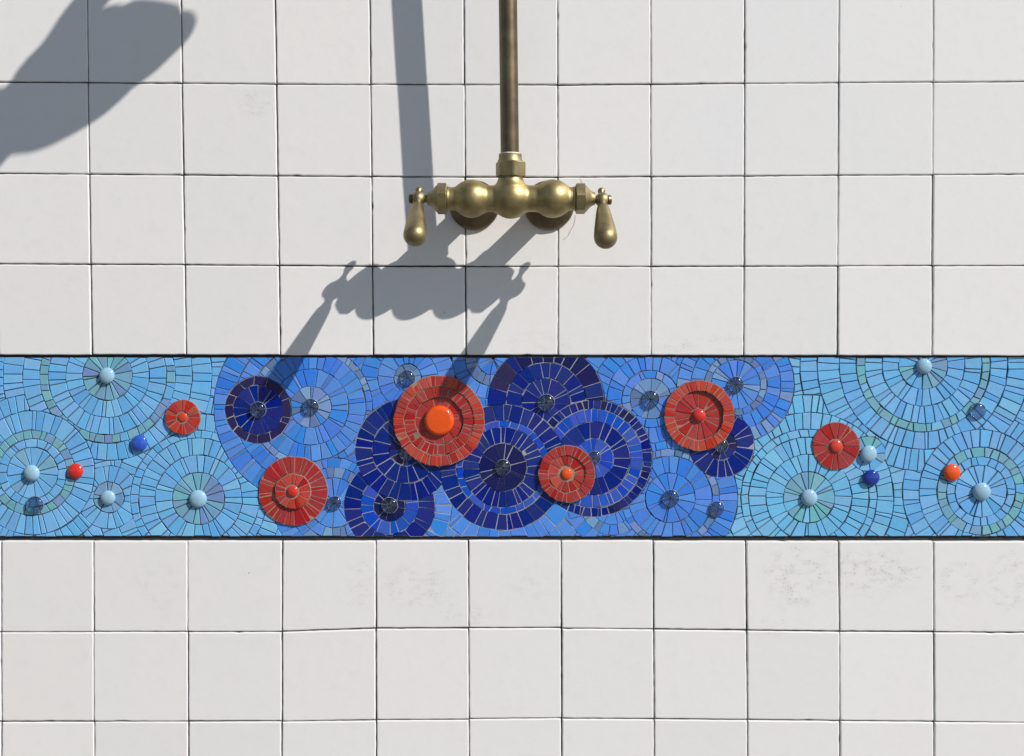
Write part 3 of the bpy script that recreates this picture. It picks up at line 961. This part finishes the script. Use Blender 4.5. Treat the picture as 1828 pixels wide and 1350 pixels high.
# headworks and levers on both ends
u = Vector((0, 0.667, 0.745))
for side, xe, sx in ((-1, 806.0, 754.6), (1, 1018.5, 1066.4)):
    part('packing_ring', lathe([(-3, 17), (-2, 20.2), (1.5, 21), (3, 19), (3, 12)], (xe, AY, AD), (side, 0, 0), 48), 'brass')
    part('headwork_nut', hexnut((xe + side * 2.5, AY, AD), (side, 0, 0), 17, 27.2, (0.28 if side < 0 else -0.2) + math.pi / 6, 12, 1.6), 'brass_dull', sharp=18)
    b = xe + side * 19
    part('bonnet', lathe([(0, 23.5), (2.5, 21.5), (6, 17.2), (9.5, 13.8), (13.5, 11.4), (16.5, 10.6), (17, 9)], (b, AY, AD), (side, 0, 0), 48), 'brass_dull')
    part('spindle', lathe([(0, 6.6), (abs(sx - b) - 12, 6.6)], (b + side * 14, AY + (0.2 if side < 0 else 1.5), AD), (side, 0, 0), 32), 'brass_dark')
    hub = Vector((sx, AY + (0.4 if side < 0 else 2.2), AD))
    u = Vector((0, 0.667, 0.745)) if side < 0 else Vector((0, 0.688, 0.726))
    lp = [(-30.3, 0.5), (-29.7, 3.2), (-27.8, 5.3), (-25, 6.4), (-22, 5.8), (-19.5, 4.2), (-17, 3.6), (-14.5, 3.8), (-12.2, 5.0)]
    for k in range(-11, 11, 2):
        lp.append((k, max(5.0, math.sqrt(max(0, 12.7 ** 2 - k * k)))))
    lp += [(11.5, 6.2), (12.6, 5.4), (14, 6.0), (16, 7.0), (17.2, 7.0), (18.2, 8.0), (21, 9.6), (26, 10.9), (35, 12.3), (48, 13.9), (62, 15.6), (76, 17.3), (88, 18.5), (97, 19.1)]
    for k in range(1, 11):
        a = math.pi / 2 * k / 10
        lp.append((99 + 19.2 * math.sin(a), max(0.4, 19.2 * math.cos(a))))
    hd = part('lever_handle', lathe(lp, hub, u, 40), 'brass_dull', sharp=50)
    part('end_screw', lathe([(0, 9), (2.5, 8.4), (4.6, 7.2), (5.2, 4)], hub + Vector((side * 11.0, 0, 0)), (side, 0, 0), 28), 'brass_dark', parent=hd)

# ------------------------------------------------------------------ bystander whose raised arm throws the shadow
def skin_obj(name, nodes, edges, mat, parent, root=0, levels=2, origin=None):
    """nodes: (x, y, d, r) or (x, y, d, (rx, ry)) in wall units"""
    og = origin if origin is not None else world_loc(parent)
    me = bpy.data.meshes.new(name)
    me.from_pydata([tuple(P(*n[:3]) - og) for n in nodes], edges, [])
    me.materials.append(mat)
    o = link(name, me, parent)
    o.location = og - (world_loc(parent) if parent is not None else Vector((0, 0, 0)))
    mod = o.modifiers.new('skin', 'SKIN'); mod.use_smooth_shade = True
    if not me.skin_vertices: me.skin_vertices.new()
    for i, nd in enumerate(nodes):
        rr = nd[3] if isinstance(nd[3], tuple) else (nd[3], nd[3])
        sv = me.skin_vertices[0].data[i]
        sv.radius = (rr[0] * S, rr[1] * S)
        sv.use_root = (i == root)
    sd = o.modifiers.new('round', 'SUBSURF'); sd.levels = levels; sd.render_levels = levels
    return o

GY = 675 + ZC / S                       # drawing row of the paving
SKIN = plain_mat('skin', (0.42, 0.25, 0.17), 0.55)
CLOTH = plain_mat('grey_cotton', (0.16, 0.18, 0.21), 0.9)
DENIM = plain_mat('dark_denim', (0.05, 0.065, 0.10), 0.9)
HAIR = plain_mat('brown_hair', (0.05, 0.03, 0.02), 0.6)
SHOE = plain_mat('canvas_shoe', (0.3, 0.29, 0.27), 0.8)
bx_, bd_ = 120.0, 1180.0                # where the body stands, facing the wall
person = empty('person', P(bx_, GY, bd_))
tag(person, 'person in grey shirt and dark trousers reaching an arm up towards the pipe', 'person')
def H(e, n, d, r=None):
    """point at distance d from the wall whose shadow falls at (e, n) measured down-left along and across the light"""
    x = -0.717 * e + 0.697 * n + 1.38 * d; y = 0.697 * e + 0.717 * n - 1.34 * d
    return (x, y, d) if r is None else (x, y, d, r)
wri = H(200, 149, 484)
shd = (345, 95, 1150)
elb = (512, -175, 775)
nodes = [(bx_, 800, bd_, (150, 105)),      # 0 pelvis
         (bx_, 520, bd_, (150, 100)), (bx_, 250, bd_, (205, 140)), (bx_, 105, bd_ + 5, (150, 105)),            # 1-3 trunk
         (bx_, -20, bd_ - 5, 78), (bx_, -90, bd_ - 15, 80),                                                  # 4-5 neck
         (bx_, -170, bd_ - 25, (108, 132)), (bx_, -270, bd_ - 15, (112, 138)), (bx_, -330, bd_ - 10, (78, 92)),   # 6-8 head
         shd + (84,), elb + (62,), tuple(elb[i] * .62 + wri[i] * .38 for i in range(3)) + (66,), wri + (64,), H(120, 163, 462, 64),  # 9-13 raised arm
         (bx_ - 235, 105, bd_ + 10, 82), (bx_ - 300, 520, bd_ + 30, 58), (bx_ - 290, 880, bd_ - 50, 38), (bx_ - 288, 960, bd_ - 65, (34, 52)),  # 14-17 other arm
         (bx_ + 110, 930, bd_, 125), (bx_ + 120, 1500, bd_ - 15, 82), (bx_ + 125, 2130, bd_ + 15, 50), (bx_ + 125, GY - 75, bd_ + 5, 52),  # 18-21 leg
         (bx_ - 110, 930, bd_, 125), (bx_ - 120, 1500, bd_ - 25, 82), (bx_ - 125, 2130, bd_ + 5, 50), (bx_ - 125, GY - 75, bd_ - 5, 52)]
edges = [(0, 1), (1, 2), (2, 3), (3, 4), (4, 5), (5, 6), (6, 7), (7, 8), (3, 9), (9, 10), (10, 11), (11, 12), (12, 13), (3, 14), (14, 15), (15, 16), (16, 17), (0, 18), (18, 19), (19, 20), (20, 21), (0, 22), (22, 23), (23, 24), (24, 25)]
bodyo = skin_obj('body', nodes, edges, SKIN, person)
# raised hand: palm with closed fingers and the thumb up
def chain(name, pts):
    return skin_obj(name, pts, [(i, i + 1) for i in range(len(pts) - 1)], SKIN, bodyo, origin=P(*pts[0][:3]), levels=2)
chain('palm', [H(150, 166, 470, 64), H(60, 180, 448, 70), H(-30, 192, 430, 74), H(-80, 198, 418, 62)])
for n0, e1, rr in ((160, -98, 31), (194, -128, 32), (229, -168, 31), (257, -186, 29)):
    chain('finger', [H(-50, n0, 425, rr), H(e1 + 12, n0 - 2, 404, rr), H(e1, n0 + 4, 440, rr * 0.95), H(-70, n0 + 6, 470, rr * 0.85)])
chain('palm_heel', [H(-90, 246, 440, 42), H(-10, 238, 448, 46), H(80, 218, 458, 42), H(150, 186, 472, 30)])
chain('knuckles', [H(-95, 165, 415, 36), H(-124, 198, 415, 38), H(-150, 230, 416, 37), H(-160, 252, 420, 35)])
chain('thumb', [H(70, 140, 455, 34), H(-20, 136, 452, 31), H(-100, 114, 440, 28), H(-190, 112, 425, 24)])
for i, z in enumerate((-34, -12, 11, 32)):
    b = (bx_ - 288, 975, bd_ - 72 + z)
    chain('finger', [(b[0], b[1] - 20, b[2], 15), (b[0] + 12, b[1] + 45, b[2], 14.5), (b[0] + 18, b[1] + 88, b[2] - 4, 13.5), (b[0] + 24, b[1] + 120, b[2] - 8, 12)])
chain('thumb', [(bx_ - 280, 935, bd_ - 100, 20), (bx_ - 268, 985, bd_ - 128, 17), (bx_ - 262, 1040, bd_ - 134, 14)])
# clothes, hair, shoes, face
def grow(ids, add): return [tuple(list(nodes[i][:3]) + [tuple(r + add for r in (nodes[i][3] if isinstance(nodes[i][3], tuple) else (nodes[i][3],) * 2))]) for i in ids]
half = lambda a, b, t, r: (a[0] + (b[0] - a[0]) * t, a[1] + (b[1] - a[1]) * t, a[2] + (b[2] - a[2]) * t, r)
shirt = [(bx_, 985, bd_, (245, 200))] + [(bx_, 520, bd_, (185, 138))] + grow([2, 3, 9, 14], 16) + [half(nodes[9], nodes[10], 0.6, 88), half(nodes[14], nodes[15], 0.6, 86), (bx_, 30, bd_, 92)]
skin_obj('shirt', shirt, [(0, 1), (1, 2), (2, 3), (3, 4), (3, 5), (4, 6), (5, 7), (3, 8)], CLOTH, person)
tr = [(bx_, 700, bd_, (190, 145))] + grow([18, 19, 20, 22, 23, 24], 20)
skin_obj('trousers', tr, [(0, 1), (1, 2), (2, 3), (0, 4), (4, 5), (5, 6)], DENIM, person)
V, F = lathe([(-70, 96), (-50, 116), (-10, 128), (40, 126), (80, 106), (106, 76), (124, 40), (130, 4)], (bx_, -238, bd_ + 18), (0, -0.86, 0.5), 32)
mesh_obj('hair', V, F, HAIR, person, smooth=True)
skin_obj('nose', [(bx_, -205, bd_ - 155, 17), (bx_, -180, bd_ - 176, 19), (bx_, -165, bd_ - 150, 16)], [(0, 1), (1, 2)], SKIN, person, levels=1)
for s_ in (-1, 1):
    skin_obj('ear', [(bx_ + s_ * 116, -215, bd_ - 10, (12, 22)), (bx_ + s_ * 112, -165, bd_ - 14, (10, 16))], [(0, 1)], SKIN, person, levels=1)
    d = bd_ + (5 if s_ > 0 else -5); xx = bx_ + s_ * 125
    skin_obj('shoe', [(xx, GY - 50, d + 60, (48, 60)), (xx, GY - 48, d - 70, (46, 70)), (xx + s_ * 10, GY - 34, d - 230, (32, 66))], [(0, 1), (1, 2)], SHOE, person, levels=2)
    V, F = lathe([(0, 10), (5, 9), (8, 5), (9, 1)], (bx_ + s_ * 42, -215, bd_ - 140), (0, 0, -1), 16)
    mesh_obj('eye', V, F, HAIR, person, smooth=True)
skin_obj('mouth', [(bx_ - 34, -128, bd_ - 136, 7), (bx_, -126, bd_ - 146, 9), (bx_ + 34, -128, bd_ - 136, 7)], [(0, 1), (1, 2)], plain_mat('lips', (0.35, 0.13, 0.11), 0.5), person, levels=1)
